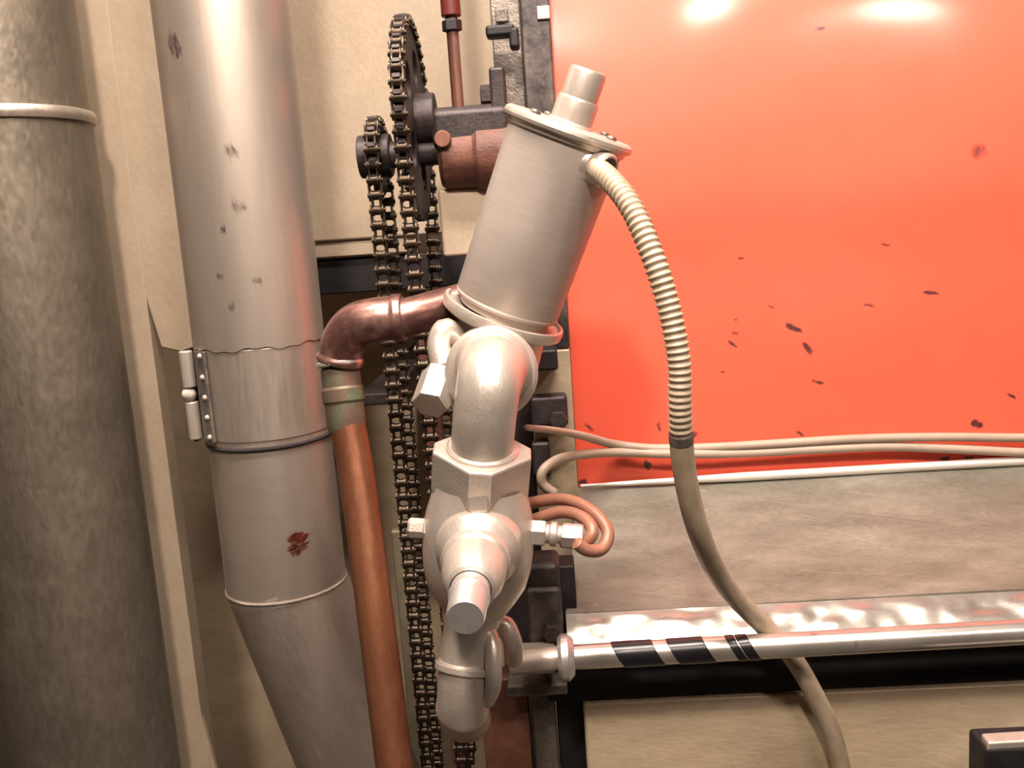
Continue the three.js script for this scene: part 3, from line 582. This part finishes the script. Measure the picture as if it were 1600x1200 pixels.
  part('outlet_elbow', tube([C(728, 1030, .664), C(725, 1070, .664), C(723, 1100, .668), C(724, 1117, .680), C(730, 1122, .70), C(736, 1122, .755)], .019, 80, 36, (s, t) => .0186 - .003 * t + .0012 * Math.exp(-Math.pow((t - .28) / .03, 2))), S, g);
  part('outlet_lug', tube([C(758, 975, .668), C(768, 1000, .655), C(771, 1040, .650), C(770, 1075, .652), C(762, 1098, .66)], .0066, 40, 18, (s, t) => .0044 + .0014 * Math.sin(t * 3.14)), S, g);
  part('drain_lug', tube([C(764, 992, .70), C(786, 975, .70), C(800, 1000, .70), C(802, 1030, .72)], .007, 30, 16), S, g);
  // left plug on its arm
  const pa = C(688, 586, .684), pb = C(672, 634, .664), pd = pb.clone().sub(pa);
  const arm = part('test_arm', tube([C(720, 540, .70), C(696, 515, .690), C(686, 535, .688), C(692, 575, .684)], .0085, 30, 18), S, g);
  part('test_plug', polygon(.0135, 6, pd.length(), .0012, pa, pd, .5), S, g);
  part('plug_neck', rod(C(722, 560, .70), pa.clone().addScaledVector(pd, .15), .0095), S, g);
  // side bosses
  part('side_plug', lathe([[.009, -.02], [.009, 0], [.0072, .001], [.0072, .010], [.0060, .0115], [0, .0115]], C(664, 826, .655), camDir(-1, .06, 0), 8), S, g);
  const fa = C(826, 832, .656), fd = camDir(1, -.05, .12);
  part('side_boss', polygon(.0092, 6, .012, .001, fa, fd), S, g);
  part('fitting', lathe([[.0055, .01], [.0065, .011], [.0065, .014], [.0085, .0155], [.0085, .019], [.0062, .0205], [.0062, .023]], fa, fd, 24), S, g);
  part('compression_nut', polygon(.0085, 6, .015, .0016, fa.clone().addScaledVector(fd, .0225), fd, .3), S, g);
}
{ // pigtail coil
  const g = [tube([C(878, 846, .66), C(915, 846, .652), C(926, 832, .652), C(915, 812, .662), C(882, 800, .676), C(835, 812, .688), C(800, 826, .70), C(786, 815, .71), C(800, 797, .71), C(835, 785, .706), C(885, 781, .692), C(930, 803, .672), C(950, 833, .658), C(940, 858, .648), C(918, 860, .643), C(900, 848, .640)], .0044, 200, 16)];
  single('coil_tube', 'copper coloured coiled siphon tube right of the silver valve', 'tube', g, M.coil);
}
{ // flexible conduit
  const pts = [C(930, 262, .645), C(952, 280, .628), C(985, 322, .610), C(1018, 395, .600), C(1045, 480, .600), C(1061, 565, .604), C(1063, 645, .614), C(1068, 725, .632), C(1090, 825, .662), W(1138, 920, -.700), W(1200, 985, -.733), W(1240, 1030, -.738), W(1275, 1090, -.744), W(1300, 1145, -.746), W(1318, 1215, -.748), W(1330, 1260, -.748)];
  const cv = new THREE.CatmullRomCurve3(pts, false, 'centripetal'), N = 15;
  const sub = (a, b, n) => { const o = []; for (let i = 0; i <= n; i++) o.push(cv.getPoint(a + (b - a) * i / n)); return o; };
  const g = thing('flexible_conduit', 'beige ribbed flexible conduit curving down from the motor housing', 'conduit', pts[15]);
  part('ribbed_sleeve', tube(sub(0, 6.55 / N, 30), .0074, 620, 22, s => .0072 + .00062 * Math.sin(s / .0044 * 2 * Math.PI)), M.conduit, g);
  part('smooth_hose', tube(sub(6.45 / N, 1, 40), .0078, 160, 22), M.conduit, g);
  const t = 6.48 / N, p = cv.getPoint(t), d = cv.getTangent(t);
  part('tape_band', lathe([[.0076, -.004], [.0081, -.003], [.0081, .003], [.0076, .004]], p, d, 24), M.dullSteel, g, 'dark taped band');
}
{ // pale cables along the foot of the red cover
  const z = ZP + .012, mk = l => l.map(([x, y, zz]) => W(x, y, zz ?? z));
  single('pale_cable', 'upper pale cable running along the foot of the red cover', 'cable', tube(mk([[822, 668, -.78], [860, 672, -.83], [910, 681, -.90], [960, 694, z], [1010, 700, z], [1080, 700], [1200, 694], [1330, 686], [1460, 683], [1600, 684], [1720, 684]]), .0042, 160, 14, (s, t) => .0026 + .0018 * Math.min(1, t * 4)), M.cable);
  single('pale_cable', 'lower pale cable with a loop left of the red cover', 'cable', tube(mk([[868, 772, -.86], [848, 756, -.86], [847, 738, -.86], [866, 721, -.87], [905, 711, -.90], [960, 707, z + .004], [1050, 709, z + .004], [1160, 708], [1280, 702], [1380, 698], [1480, 701], [1600, 707], [1720, 712]]), .0046, 180, 14), M.cable);
}
renderer.render(scene, camera);
